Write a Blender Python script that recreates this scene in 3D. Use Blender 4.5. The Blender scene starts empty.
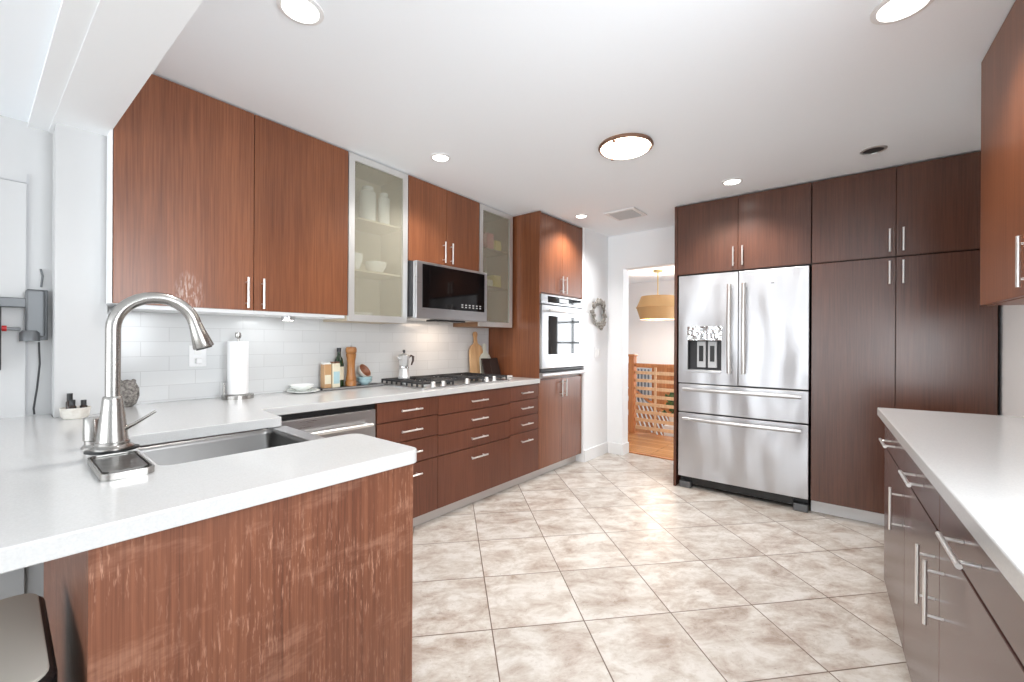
import bpy, bmesh, math, random
from mathutils import Vector, Matrix
S = bpy.context.scene
C = S.collection
random.seed(4)
PI = math.pi

# ------------------------------------------------------------------ camera, world, exposure
cam = bpy.data.cameras.new('camera'); co = bpy.data.objects.new('camera', cam); C.objects.link(co)
cam.sensor_width = 36; cam.lens = 425.8 * 36 / 1024; cam.clip_start = 0.02
co.rotation_euler = (Matrix.Rotation(0.692, 4, 'Z') @ Matrix.Rotation(PI / 2, 4, 'X') @ Matrix.Rotation(0.0055, 4, 'Z')).to_euler()
co.location = (0, 0, 1.23)
S.camera = co
w = bpy.data.worlds.new('world'); S.world = w; w.use_nodes = True
w.node_tree.nodes['Background'].inputs[0].default_value = (0.90, 0.95, 1.0, 1)
w.node_tree.nodes['Background'].inputs[1].default_value = 0.6
S.view_settings.view_transform = 'Standard'
S.view_settings.look = 'None'
S.view_settings.gamma = 1.0
S.view_settings.use_curve_mapping = False
S.view_settings.exposure = 0.30
S.cycles.max_bounces = 10
S.cycles.diffuse_bounces = 6
S.cycles.transparent_max_bounces = 12
S.cycles.sample_clamp_indirect = 6

def area(name, loc, target, sx, sy, power, col=(1, 1, 1)):
    l = bpy.data.lights.new(name, 'AREA'); l.shape = 'RECTANGLE'; l.size = sx; l.size_y = sy
    l.energy = power; l.color = col
    o = bpy.data.objects.new(name, l); C.objects.link(o); o.location = loc
    o.rotation_euler = (Vector(target) - Vector(loc)).to_track_quat('-Z', 'Y').to_euler()
    return o
DAY = (0.91, 0.96, 1.0)
# daylight entering by the living-room windows behind the camera and by the stair-hall window, plus one added fill lamp
area('window_and_fill_light', (-1.5, -4.66, 1.0), (-1.5, 0, 1.35), 1.9, 1.9, 72, DAY)
area('window_and_fill_light', (1.3, -4.66, 1.0), (1.3, 0, 1.35), 1.9, 1.9, 72, DAY)
area('window_and_fill_light', (.9, .68, 1.55), (-2.5, 1.5, 1.7), .95, 1.05, 45, DAY)  # fill lamp added at an invented right-wall opening, out of view
area('window_and_fill_light', (0.55, 8.2, 1.2), (0.1, 5, 1.0), 1.9, 1.9, 170, DAY)

# ------------------------------------------------------------------ materials
def sc(*rgb):
    return tuple((c / 255 / 12.92 if c / 255 <= .04045 else ((c / 255 + .055) / 1.055) ** 2.4) for c in rgb) + (1,)
def mat(name, col, rough=.5, metal=0, **kw):
    m = bpy.data.materials.new(name); m.use_nodes = True
    b = m.node_tree.nodes['Principled BSDF']
    b.inputs['Base Color'].default_value = col; b.inputs['Roughness'].default_value = rough; b.inputs['Metallic'].default_value = metal
    for k, v in kw.items(): b.inputs[k.replace('_', ' ')].default_value = v
    return m
def nd(m, t, **kw):
    n = m.node_tree.nodes.new(t)
    for k, v in kw.items(): setattr(n, k, v)
    return n
def lk(m, a, b): m.node_tree.links.new(a, b)
def bsdf(m): return m.node_tree.nodes['Principled BSDF']
def noise(m, vec, scale, detail=3, rough=.5):
    n = nd(m, 'ShaderNodeTexNoise'); n.inputs['Scale'].default_value = scale; n.inputs['Detail'].default_value = detail
    n.inputs['Roughness'].default_value = rough
    if vec: lk(m, vec, n.inputs['Vector'])
    return n
def ramp(m, fac, stops):
    r = nd(m, 'ShaderNodeValToRGB'); e = r.color_ramp.elements
    while len(e) < len(stops): e.new(0.5)
    for i, (p, c) in enumerate(stops): e[i].position = p; e[i].color = c
    lk(m, fac, r.inputs[0]); return r
def mapping(m, scale=(1, 1, 1), rot=(0, 0, 0), coord='Object'):
    t = nd(m, 'ShaderNodeTexCoord'); p = nd(m, 'ShaderNodeMapping'); p.inputs['Scale'].default_value = scale
    p.inputs['Rotation'].default_value = rot
    lk(m, t.outputs[coord], p.inputs[0]); return p.outputs[0]
def bump(m, h, s, d=.001):
    b = nd(m, 'ShaderNodeBump'); b.inputs['Strength'].default_value = s; b.inputs['Distance'].default_value = d
    lk(m, h, b.inputs['Height']); lk(m, b.outputs[0], bsdf(m).inputs['Normal'])
def mixc(m, fac, a, b, mode='MIX'):
    n = nd(m, 'ShaderNodeMix', data_type='RGBA', blend_type=mode)
    for v, i in ((fac, 0), (a, 6), (b, 7)):
        if hasattr(v, 'links'): lk(m, v, n.inputs[i])
        else: n.inputs[i].default_value = v
    return n.outputs[2]

def wood(name, c0, c1, rough=.32, fine=1.0, worn=None, spec=.5):
    m = mat(name, c0, rough); m.node_tree.nodes['Principled BSDF'].inputs['Specular IOR Level'].default_value = spec
    v = mapping(m, (130 * fine, 130 * fine, 3.0)); n1 = noise(m, v, 1, 4, .6)
    v2 = mapping(m, (9, 9, .7)); n2 = noise(m, v2, 1, 3)
    a = nd(m, 'ShaderNodeMath', operation='MULTIPLY_ADD'); lk(m, n2.outputs[0], a.inputs[0]); a.inputs[1].default_value = .34
    mm = nd(m, 'ShaderNodeMath', operation='MULTIPLY'); lk(m, n1.outputs[0], mm.inputs[0]); mm.inputs[1].default_value = .6
    lk(m, mm.outputs[0], a.inputs[2])
    r = ramp(m, a.outputs[0], [(.27, c0), (.66, c1)])
    col = r.outputs[0]
    if worn:
        # pale scratches in the veneer
        vs = mapping(m, (190, 190, 22)); s = noise(m, vs, 1, 3, .65)
        vb = mapping(m, (3, 3, 3)); b = noise(m, vb, 1.2, 2)
        rs = ramp(m, s.outputs[0], [(.56, (0, 0, 0, 1)), (.72, (1, 1, 1, 1))])
        rb = ramp(m, b.outputs[0], [(.38, (0, 0, 0, 1)), (.66, (1, 1, 1, 1))])
        k = nd(m, 'ShaderNodeMath', operation='MULTIPLY'); lk(m, rs.outputs[0], k.inputs[0]); lk(m, rb.outputs[0], k.inputs[1])
        col = mixc(m, k.outputs[0], col, worn)
        # long swiped scuffs
        vw = mapping(m, (2.2, 2.2, 7), rot=(.5, 0, 0)); sw = noise(m, vw, 1.6, 5, .7)
        rw = ramp(m, sw.outputs[0], [(.54, (0, 0, 0, 1)), (.70, (.5, .5, .5, 1))])
        k2 = nd(m, 'ShaderNodeMath', operation='MULTIPLY'); lk(m, rw.outputs[0], k2.inputs[0]); lk(m, n1.outputs[0], k2.inputs[1])
        col = mixc(m, k2.outputs[0], col, worn)
    lk(m, col, bsdf(m).inputs['Base Color'])
    bump(m, n1.outputs[0], .12, .0006)
    return m
W_UP = wood('brown_veneer', sc(94, 50, 30), sc(141, 87, 56), .33)
W_UPW = wood('brown_veneer_splashed', sc(96, 52, 32), sc(146, 91, 61), .33)
W_LOW = wood('brown_veneer_base', sc(82, 45, 31), sc(118, 70, 51), .34)
W_FR = wood('dark_veneer', sc(68, 38, 27), sc(98, 60, 43), .27, spec=.65)
W_RB = wood('grey_brown_veneer', sc(74, 52, 48), sc(106, 80, 74), .22)
W_PEN = wood('scuffed_veneer', sc(86, 46, 31), sc(142, 91, 66), .42, 1.5, worn=sc(196, 150, 126))
W_OAK = wood('orange_oak', sc(170, 98, 52), sc(212, 146, 92), .35, .4)
W_MILL = wood('golden_beech', sc(128, 76, 34), sc(180, 124, 68), .3, .6)
# the pale water splash at the foot of the first wall door
def splash(m, cy, cz):
    t = nd(m, 'ShaderNodeTexCoord')
    sp = nd(m, 'ShaderNodeSeparateXYZ'); lk(m, t.outputs['Object'], sp.inputs[0])
    cb = nd(m, 'ShaderNodeCombineXYZ')
    for ax, c0, k in ((1, cy, 15), (2, cz, 8)):
        a = nd(m, 'ShaderNodeMath', operation='SUBTRACT'); lk(m, sp.outputs[ax], a.inputs[0]); a.inputs[1].default_value = c0
        b = nd(m, 'ShaderNodeMath', operation='MULTIPLY'); lk(m, a.outputs[0], b.inputs[0]); b.inputs[1].default_value = k
        lk(m, b.outputs[0], cb.inputs[ax])
    ln = nd(m, 'ShaderNodeVectorMath', operation='LENGTH'); lk(m, cb.outputs[0], ln.inputs[0])
    r = ramp(m, ln.outputs['Value'], [(.1, (1, 1, 1, 1)), (1, (0, 0, 0, 1))])
    vs = mapping(m, (120, 120, 22)); n = noise(m, vs, 1, 3, .6)
    rn = ramp(m, n.outputs[0], [(.46, (0, 0, 0, 1)), (.66, (.8, .8, .8, 1))])
    k = nd(m, 'ShaderNodeMath', operation='MULTIPLY'); lk(m, r.outputs[0], k.inputs[0]); lk(m, rn.outputs[0], k.inputs[1])
    old = bsdf(m).inputs['Base Color'].links[0].from_socket
    lk(m, mixc(m, k.outputs[0], old, sc(222, 205, 196)), bsdf(m).inputs['Base Color'])

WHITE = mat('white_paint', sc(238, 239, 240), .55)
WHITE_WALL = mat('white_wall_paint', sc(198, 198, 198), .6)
CEIL = mat('ceiling_paint', sc(244, 248, 252), .75)
TRIM = mat('white_trim_paint', sc(232, 232, 232), .4)
def quartz():
    m = mat('white_quartz', sc(212, 211, 210), .16)
    v = mapping(m); n = noise(m, v, 260, 2)
    r = ramp(m, n.outputs[0], [(.3, sc(196, 196, 195)), (.7, sc(203, 203, 202))]); lk(m, r.outputs[0], bsdf(m).inputs['Base Color'])
    return m
QUARTZ = quartz()
def steel(name, rough=.24, wav=0.0, base=(.60, .60, .61, 1), brush=(4, 4, 160)):
    m = mat(name, base, rough, 1)
    v = mapping(m, brush); n = noise(m, v, 1, 3)
    r = nd(m, 'ShaderNodeMapRange'); r.inputs['To Min'].default_value = rough * .75; r.inputs['To Max'].default_value = rough * 1.3
    lk(m, n.outputs[0], r.inputs[0]); lk(m, r.outputs[0], bsdf(m).inputs['Roughness'])
    if wav:
        v2 = mapping(m, (3.2, 3.2, 1.1)); n2 = noise(m, v2, 1.4, 1); bump(m, n2.outputs[0], 1.0, wav)
    return m
STEEL = steel('brushed_steel', .30, 0, (.55, .55, .56, 1))
STEEL_FR = steel('fridge_steel', .44, .05, (.55, .55, .565, 1), (420, 420, 2))
STEEL_SINK = steel('sink_steel', .34, 0, (.19, .185, .18, 1), (50, 50, 50))
NICKEL = mat('brushed_nickel', (.42, .405, .385, 1), .27, 1)
ALU = mat('satin_aluminium', (.72, .72, .71, 1), .35, .75)
CHROME = mat('chrome', (.8, .8, .8, 1), .12, 1)
HANDLE = mat('satin_handle_steel', (.80, .79, .77, 1), .30, .85)
TOE = mat('pale_toe_kick', sc(205, 198, 192), .4, .15)
BLACK = mat('black_plastic', sc(24, 24, 25), .35)
BLACKGL = mat('black_glass', sc(9, 9, 10), .05)
DARK = mat('dark_grey', sc(52, 52, 54), .5)
IRON = mat('cast_iron', sc(42, 42, 44), .5)
GREYP = mat('grey_painted_metal', sc(104, 106, 108), .42, .5)
CERAM = mat('white_ceramic', sc(236, 236, 234), .15)
PAPER = mat('paper_towel', sc(240, 240, 240), .9)
RED = mat('red_plastic', sc(190, 30, 32), .4)
YEL = mat('yellow_packet', sc(224, 196, 90), .5)
PINK = mat('red_pink_packet', sc(205, 90, 92), .5)
BLUEW = mat('pale_blue_glaze', sc(172, 200, 205), .2)
CLAY = mat('brown_glaze', sc(140, 88, 62), .35)
LABEL = mat('cream_label', sc(222, 214, 190), .6)
GREENGL = mat('dark_green_glass', sc(26, 48, 24), .08)
AMBER = mat('tan_spice', sc(190, 150, 108), .3)
BRASS = mat('brass', (.75, .55, .25, 1), .3, 1)
BRONZE = mat('bronze_rim', sc(150, 118, 100), .3, .8)
def emis(name, col, s):
    m = mat(name, col, .4); b = bsdf(m); b.inputs['Emission Color'].default_value = col; b.inputs['Emission Strength'].default_value = s; return m
LED = emis('lamp_lens', (1, .97, .92, 1), 5)
WARM = emis('warm_opal_glass', (1, .90, .76, 1), 8)
LCD = emis('grey_display', (.5, .52, .52, 1), .25)

def frosted(name, tr, tint):
    m = bpy.data.materials.new(name); m.use_nodes = True; nt = m.node_tree; b = nt.nodes['Principled BSDF']
    b.inputs['Base Color'].default_value = tint; b.inputs['Roughness'].default_value = .3
    t = nt.nodes.new('ShaderNodeBsdfTransparent'); t.inputs[0].default_value = (.95, .97, .95, 1)
    mx = nt.nodes.new('ShaderNodeMixShader'); mx.inputs[0].default_value = tr
    nt.links.new(b.outputs[0], mx.inputs[1]); nt.links.new(t.outputs[0], mx.inputs[2])
    nt.links.new(mx.outputs[0], nt.nodes['Material Output'].inputs[0]); return m
FROST = frosted('frosted_glass', .70, sc(184, 178, 162))
CLEAR = frosted('clear_glass', .72, sc(235, 240, 238))

def tile_floor():
    m = mat('travertine_tile', sc(205, 192, 180), .32)
    unit = .4073
    t = nd(m, 'ShaderNodeTexCoord')
    p = nd(m, 'ShaderNodeMapping', vector_type='TEXTURE')
    # grid origin and 48 degree turn to the walls
    tx, ty, a = -1.182 * unit, 4.3065 * unit, .692
    ox, oy = tx * math.cos(a) - ty * math.sin(a), tx * math.sin(a) + ty * math.cos(a)
    p.inputs['Location'].default_value = (ox, oy, 0); p.inputs['Rotation'].default_value = (0, 0, a + .1482); p.inputs['Scale'].default_value = (unit, unit, unit)
    lk(m, t.outputs['Object'], p.inputs[0])
    s = nd(m, 'ShaderNodeSeparateXYZ'); lk(m, p.outputs[0], s.inputs[0])
    ds = []; fl = []
    for i in (0, 1):
        f = nd(m, 'ShaderNodeMath', operation='FRACT'); lk(m, s.outputs[i], f.inputs[0])
        q = nd(m, 'ShaderNodeMath', operation='PINGPONG'); lk(m, f.outputs[0], q.inputs[0]); q.inputs[1].default_value = .5
        ds.append(q); g = nd(m, 'ShaderNodeMath', operation='FLOOR'); lk(m, s.outputs[i], g.inputs[0]); fl.append(g)
    mn = nd(m, 'ShaderNodeMath', operation='MINIMUM'); lk(m, ds[0].outputs[0], mn.inputs[0]); lk(m, ds[1].outputs[0], mn.inputs[1])
    grout = nd(m, 'ShaderNodeMapRange'); grout.inputs['From Min'].default_value = .0045; grout.inputs['From Max'].default_value = .0075
    grout.inputs['To Min'].default_value = 1; grout.inputs['To Max'].default_value = 0; lk(m, mn.outputs[0], grout.inputs[0])
    cb = nd(m, 'ShaderNodeCombineXYZ'); lk(m, fl[0].outputs[0], cb.inputs[0]); lk(m, fl[1].outputs[0], cb.inputs[1])
    wn = nd(m, 'ShaderNodeTexWhiteNoise', noise_dimensions='3D'); lk(m, cb.outputs[0], wn.inputs['Vector'])
    # every tile gets its own piece of stone: shift the noise by the random colour, and turn half of them
    sc_ = nd(m, 'ShaderNodeVectorMath', operation='SCALE'); lk(m, wn.outputs['Color'], sc_.inputs[0]); sc_.inputs['Scale'].default_value = 30
    ad = nd(m, 'ShaderNodeVectorMath', operation='ADD'); lk(m, p.outputs[0], ad.inputs[0]); lk(m, sc_.outputs[0], ad.inputs[1])
    st = nd(m, 'ShaderNodeMapping'); st.inputs['Scale'].default_value = (1, 1.6, 1); lk(m, ad.outputs[0], st.inputs[0])
    n1 = noise(m, st.outputs[0], 2.3, 10, .70); n1.inputs['Distortion'].default_value = .35
    r = ramp(m, n1.outputs[0], [(.33, sc(162, 146, 133)), (.42, sc(185, 173, 163)), (.50, sc(200, 193, 184)), (.60, sc(216, 212, 206))])
    n2 = noise(m, st.outputs[0], 11, 6, .72)
    r2 = ramp(m, n2.outputs[0], [(.34, (.70, .63, .56, 1)), (.47, (1, 1, 1, 1))])
    col = mixc(m, .35, r.outputs[0], r2.outputs[0], 'MULTIPLY')
    n3 = noise(m, ad.outputs[0], 34, 3, .6)
    pits = ramp(m, n3.outputs[0], [(.27, (.42, .36, .31, 1)), (.34, (1, 1, 1, 1))])
    col = mixc(m, .6, col, pits.outputs[0], 'MULTIPLY')
    tint = nd(m, 'ShaderNodeMapRange'); tint.inputs['To Min'].default_value = .93; tint.inputs['To Max'].default_value = 1.04; lk(m, wn.outputs['Value'], tint.inputs[0])
    hs = nd(m, 'ShaderNodeHueSaturation'); lk(m, tint.outputs[0], hs.inputs['Value']); lk(m, col, hs.inputs['Color'])
    col = mixc(m, grout.outputs[0], hs.outputs[0], sc(112, 94, 80))
    lk(m, col, bsdf(m).inputs['Base Color'])
    iv = nd(m, 'ShaderNodeMath', operation='SUBTRACT'); iv.inputs[0].default_value = 1; lk(m, grout.outputs[0], iv.inputs[1])
    bump(m, iv.outputs[0], .5, .002)
    return m
def subway():
    m = mat('white_subway_tile', sc(230, 230, 230), .15)
    t = nd(m, 'ShaderNodeTexCoord'); s = nd(m, 'ShaderNodeSeparateXYZ'); lk(m, t.outputs['Object'], s.inputs[0])
    c = nd(m, 'ShaderNodeCombineXYZ'); lk(m, s.outputs[1], c.inputs[0]); lk(m, s.outputs[2], c.inputs[1])
    b = nd(m, 'ShaderNodeTexBrick'); lk(m, c.outputs[0], b.inputs['Vector'])
    b.inputs['Color1'].default_value = sc(214, 215, 215); b.inputs['Color2'].default_value = sc(208, 209, 209); b.inputs['Mortar'].default_value = sc(192, 192, 192)
    b.inputs['Scale'].default_value = 1; b.inputs['Mortar Size'].default_value = .0013; b.inputs['Mortar Smooth'].default_value = .3
    b.inputs['Brick Width'].default_value = .23; b.inputs['Row Height'].default_value = .076
    lk(m, b.outputs['Color'], bsdf(m).inputs['Base Color'])
    iv = nd(m, 'ShaderNodeMath', operation='SUBTRACT'); iv.inputs[0].default_value = 1; lk(m, b.outputs['Fac'], iv.inputs[1]); bump(m, iv.outputs[0], .4, .001)
    return m
def plank_floor():
    m = mat('oak_plank_floor', sc(206, 150, 98), .22)
    v = mapping(m); b = nd(m, 'ShaderNodeTexBrick'); lk(m, v, b.inputs['Vector'])
    b.inputs['Color1'].default_value = sc(214, 160, 108); b.inputs['Color2'].default_value = sc(188, 128, 80); b.inputs['Mortar'].default_value = sc(120, 76, 44)
    b.inputs['Scale'].default_value = 1; b.inputs['Mortar Size'].default_value = .002; b.inputs['Brick Width'].default_value = .9; b.inputs['Row Height'].default_value = .08
    lk(m, b.outputs['Color'], bsdf(m).inputs['Base Color']); return m
def rattan():
    m = mat('woven_rattan', sc(196, 150, 92), .6)
    v = mapping(m, (1, 1, 1)); wv = nd(m, 'ShaderNodeTexWave', bands_direction='Z'); wv.inputs['Scale'].default_value = 26; wv.inputs['Distortion'].default_value = 3
    lk(m, v, wv.inputs['Vector'])
    r = ramp(m, wv.outputs[0], [(.2, sc(150, 104, 62)), (.7, sc(214, 176, 122))]); lk(m, r.outputs[0], bsdf(m).inputs['Base Color'])
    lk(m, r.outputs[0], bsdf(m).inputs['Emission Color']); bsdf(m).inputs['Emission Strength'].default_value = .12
    return m
def stone(name, a, b, s):
    m = mat(name, a, .7); v = mapping(m); n = noise(m, v, s, 4, .6)
    r = ramp(m, n.outputs[0], [(.35, a), (.62, b)]); lk(m, r.outputs[0], bsdf(m).inputs['Base Color']); bump(m, n.outputs[0], .8, .003); return m
OWLST = stone('speckled_stone', sc(84, 80, 76), sc(158, 152, 146), 90)
BOWLST = stone('pale_stone', sc(206, 200, 190), sc(226, 222, 214), 40)
SILVERW = stone('weathered_silver', sc(84, 80, 74), sc(190, 184, 176), 60)

# ------------------------------------------------------------------ helpers
L = (0, 0, 0); F = (-1.23, 3.69, .0278); R = (.075, 2.883, .0645)
INFO = {}
def fw(fr, p):
    c, s = math.cos(fr[2]), math.sin(fr[2])
    return (fr[0] + p[0] * c - p[1] * s, fr[1] + p[0] * s + p[1] * c, p[2])
def thing(name, label, cat, loc, group=None, fr=L):
    o = bpy.data.objects.new(name, None); C.objects.link(o); o.empty_display_size = .05
    o.location = fw(fr, loc); o.rotation_euler = (0, 0, fr[2]); o['label'] = label; o['category'] = cat
    if group: o['group'] = group
    INFO[o.name] = loc; FRAME[o.name] = fr
    return o
def SL(y):      # the ceiling climbs a few centimetres toward the beam
    return max(0, min(1, (3.0 - y) / 2.7)) * .058
def lift(bm, fr=L):
    for v in bm.verts:
        if 2.335 < v.co.z < 2.47: v.co.z += SL(fw(fr, v.co)[1])
    return bm
FRAME = {}
def obj(name, bm, m, parent=None, bev=0, smooth=False, label=None, seg=2):
    """link bm as one mesh; authored in the frame of its thing"""
    root = parent
    while root is not None and root.parent is not None: root = root.parent
    if root is not None and 'cabinet' in root.name: lift(bm, FRAME.get(root.name, L))
    if parent is not None:
        off = INFO[parent.name]; bmesh.ops.translate(bm, verts=bm.verts, vec=(-off[0], -off[1], -off[2]))
    bmesh.ops.recalc_face_normals(bm, faces=bm.faces)
    me = bpy.data.meshes.new(name); bm.to_mesh(me); bm.free()
    me.materials.append(m)
    o = bpy.data.objects.new(name, me); C.objects.link(o)
    if parent is not None: o.parent = parent; INFO[o.name] = INFO[parent.name]
    if smooth:
        me.polygons.foreach_set('use_smooth', [True] * len(me.polygons))
        me.set_sharp_from_angle(angle=math.radians(40))
    if bev:
        md = o.modifiers.new('bevel', 'BEVEL'); md.width = bev; md.segments = seg; md.limit_method = 'ANGLE'
    if label: o['label'] = label
    return o
def tag(o, label, cat, group=None):
    o['label'] = label; o['category'] = cat
    if group: o['group'] = group
    return o
def solo(name, bm, m, label, cat, loc, group=None, fr=L, **kw):
    """a thing that is one mesh: origin at its base"""
    INFO['_tmp'] = loc
    class P: name = '_tmp'
    bmesh.ops.translate(bm, verts=bm.verts, vec=(-loc[0], -loc[1], -loc[2]))
    o = obj(name, bm, m, None, **kw); o.location = fw(fr, loc); o.rotation_euler = (0, 0, fr[2])
    INFO[o.name] = loc
    return tag(o, label, cat, group)
def struct(name, bm, m, **kw):
    o = obj(name, bm, m, None, **kw); o['kind'] = 'structure'; return o
def B(*boxes):
    bm = bmesh.new()
    for x0, x1, y0, y1, z0, z1 in boxes: abox(bm, x0, x1, y0, y1, z0, z1)
    return bm
def abox(bm, x0, x1, y0, y1, z0, z1):
    v = [bm.verts.new((x, y, z)) for x in (x0, x1) for y in (y0, y1) for z in (z0, z1)]
    for f in ((0, 1, 3, 2), (4, 6, 7, 5), (0, 4, 5, 1), (2, 3, 7, 6), (0, 2, 6, 4), (1, 5, 7, 3)): bm.faces.new([v[i] for i in f])
def prism(bm, pts, z0, z1):
    a = [bm.verts.new((x, y, z0)) for x, y in pts]; b = [bm.verts.new((x, y, z1)) for x, y in pts]
    n = len(pts); bm.faces.new(a[::-1]); bm.faces.new(b)
    for i in range(n): bm.faces.new((a[i], a[(i + 1) % n], b[(i + 1) % n], b[i]))
def lathe(bm, prof, c, n=32, axis='Z', sx=1, sy=1, closed=True, rot=None):
    """prof: (radius, height) pairs"""
    rings = []
    for r, h in prof:
        if r < 1e-6: ring = [bm.verts.new((0, 0, h))]
        else: ring = [bm.verts.new((r * sx * math.cos(2 * PI * k / n), r * sy * math.sin(2 * PI * k / n), h)) for k in range(n)]
        rings.append(ring)
    for a, b in zip(rings, rings[1:]):
        for k in range(n):
            k2 = (k + 1) % n
            if len(a) == 1 and len(b) == 1: continue
            if len(a) == 1: bm.faces.new((a[0], b[k], b[k2]))
            elif len(b) == 1: bm.faces.new((a[k], a[k2], b[0]))
            else: bm.faces.new((a[k], a[k2], b[k2], b[k]))
    if closed:
        if len(rings[0]) > 1: bm.faces.new(rings[0][::-1])
        if len(rings[-1]) > 1: bm.faces.new(rings[-1])
    M = Matrix.Translation(c)
    if rot is not None: M = M @ rot
    elif axis == 'X': M = M @ Matrix.Rotation(PI / 2, 4, 'Y')
    elif axis == 'Y': M = M @ Matrix.Rotation(-PI / 2, 4, 'X')
    vs = [v for r in rings for v in r]
    bmesh.ops.transform(bm, matrix=M, verts=vs)
    return vs
def tube(bm, pts, r, n=16, flat=1.0):
    pts = [Vector(p) for p in pts]; rr = r if isinstance(r, (list, tuple)) else [r] * len(pts)
    t0 = (pts[1] - pts[0]).normalized(); u = t0.orthogonal().normalized(); rings = []
    for i, p in enumerate(pts):
        t = (pts[min(i + 1, len(pts) - 1)] - pts[max(i - 1, 0)]).normalized()
        u = (u - t * u.dot(t)).normalized(); v = t.cross(u)
        rings.append([bm.verts.new(p + (u * math.cos(2 * PI * k / n) + v * math.sin(2 * PI * k / n) * flat) * rr[i]) for k in range(n)])
    for a, b in zip(rings, rings[1:]):
        for k in range(n): bm.faces.new((a[k], a[(k + 1) % n], b[(k + 1) % n], b[k]))
    bm.faces.new(rings[0][::-1]); bm.faces.new(rings[-1])
def nb(f, *a, **k):
    bm = bmesh.new(); f(bm, *a, **k); return bm
def arc(cx, cy, r, a0, a1, n=6):
    return [(cx + r * math.cos(math.radians(a0 + (a1 - a0) * i / n)), cy + r * math.sin(math.radians(a0 + (a1 - a0) * i / n))) for i in range(n + 1)]
def rrect(x0, x1, y0, y1, r, n=6):
    return arc(x1 - r, y1 - r, r, 0, 90, n) + arc(x0 + r, y1 - r, r, 90, 180, n) + arc(x0 + r, y0 + r, r, 180, 270, n) + arc(x1 - r, y0 + r, r, 270, 360, n)
def bar_handle(parent, c, axis, out, length=.16, r=.006, stand=.032):
    """bar pull: c = centre on the door face, axis = run of the bar, out = outward normal"""
    c = Vector(c); a = Vector(axis); o = Vector(out)
    bm = bmesh.new(); tube(bm, [c + o * stand - a * length / 2, c + o * stand + a * length / 2], r, 14)
    for s in (-1, 1):
        p = c + a * s * (length / 2 - .025); tube(bm, [p + o * .0005, p + o * stand], r * .75, 10)
    return obj('handle', bm, HANDLE, parent, smooth=True)

# ------------------------------------------------------------------ the setting
XW = -2.83; XB = -2.22; ZC = 2.39
struct('floor', B((-2.95, 3.1, -4.6, 4.49, -.1, 0)), tile_floor())
bm = bmesh.new(); c_ = [(y_, ZC + SL(y_)) for y_ in (.29, .3, 3.0, 4.45)]
lo = [[bm.verts.new((x_, y_, z_)) for x_ in (-2.95, 3.1)] for y_, z_ in c_]; hi = [[bm.verts.new((x_, y_, 2.56)) for x_ in (-2.95, 3.1)] for y_, z_ in c_]
for i in range(3): bm.faces.new((lo[i][0], lo[i][1], lo[i + 1][1], lo[i + 1][0])); bm.faces.new((hi[i][0], hi[i + 1][0], hi[i + 1][1], hi[i][1])); bm.faces.new((lo[i][0], lo[i + 1][0], hi[i + 1][0], hi[i][0])); bm.faces.new((lo[i][1], hi[i][1], hi[i + 1][1], lo[i + 1][1]))
bm.faces.new((lo[0][0], hi[0][0], hi[0][1], lo[0][1])); bm.faces.new((lo[3][0], lo[3][1], hi[3][1], hi[3][0]))
struct('ceiling', bm, CEIL)
struct('ceiling_living', nb(prism, [(-2.87, -4.6), (3.1, -4.6), (3.1, .239), (-2.83, .0749), (-2.87, .0749)], 2.150, 2.27), CEIL)
bm = bmesh.new(); prism(bm, [(-2.83, .135), (3.1, .30), (3.1, .47), (-2.83, .302)], 2.13, 2.55); prism(bm, [(-2.83, .075), (3.1, .24), (3.1, .2999), (-2.83, .1349)], 2.134, 2.27)
struct('ceiling_beam', bm, WHITE)
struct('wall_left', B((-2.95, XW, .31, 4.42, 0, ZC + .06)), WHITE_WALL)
struct('trim_1', B((XW, XW + .006, .311, 3.04, .9005, 1.42)), subway())
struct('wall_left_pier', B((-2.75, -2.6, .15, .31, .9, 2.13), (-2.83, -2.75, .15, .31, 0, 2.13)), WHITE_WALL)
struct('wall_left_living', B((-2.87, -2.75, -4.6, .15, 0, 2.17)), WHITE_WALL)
struct('wall_left_alcove', B((-2.83, -2.2, 3.80, 4.32, 0, ZC)), WHITE)
XD0, XD1, ZD = -2.02, -1.42, 2.02
struct('wall_back', B((-2.83, XD0, 4.32, 4.46, 0, ZC), (XD1, 1.3, 4.32, 4.46, 0, ZC), (XD0, XD1, 4.32, 4.46, ZD, ZC)), WHITE)
# right wall follows the slightly turned right-hand run
bm = bmesh.new(); prism(bm, [fw(R, (.60, .86, 0))[:2], fw(R, (.60, -1.80, 0))[:2], fw(R, (.72, -1.80, 0))[:2], fw(R, (.80, 1.6, 0))[:2], fw(R, (.68, 1.6, 0))[:2]], 0, ZC + .02)
for a_, b_, z0, z1 in ((-2.85, -1.8001, 0, 1.0), (-2.85, -1.8001, 2.1, ZC + .06), (-3.0, -2.8501, 0, ZC + .06)):  # leaves an unseen opening, added to let in the fill lamp
    prism(bm, [fw(R, q_)[:2] for q_ in ((.60, a_, 0), (.72, a_, 0), (.72, b_, 0), (.60, b_, 0))], z0, z1)
struct('wall_right', bm, WHITE)
struct('wall_right_living', B((2.98, 3.1, -4.6, -2.9, 0, ZC), (2.98, 3.1, -.3, .31, 0, ZC), (2.98, 3.1, -2.9, -.3, 0, .5), (2.98, 3.1, -2.9, -.3, 2.05, ZC), (1.0, 3.1, .2, .31, 0, ZC)), WHITE)
struct('wall_rear', B((-2.87, -2.5, -4.72, -4.6, 0, ZC), (-.5, .3, -4.72, -4.6, 0, ZC), (2.3, 3.1, -4.72, -4.6, 0, ZC), (-2.5, -.5, -4.72, -4.6, 2.0, ZC), (.3, 2.3, -4.72, -4.6, 2.0, ZC)), WHITE)
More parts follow.
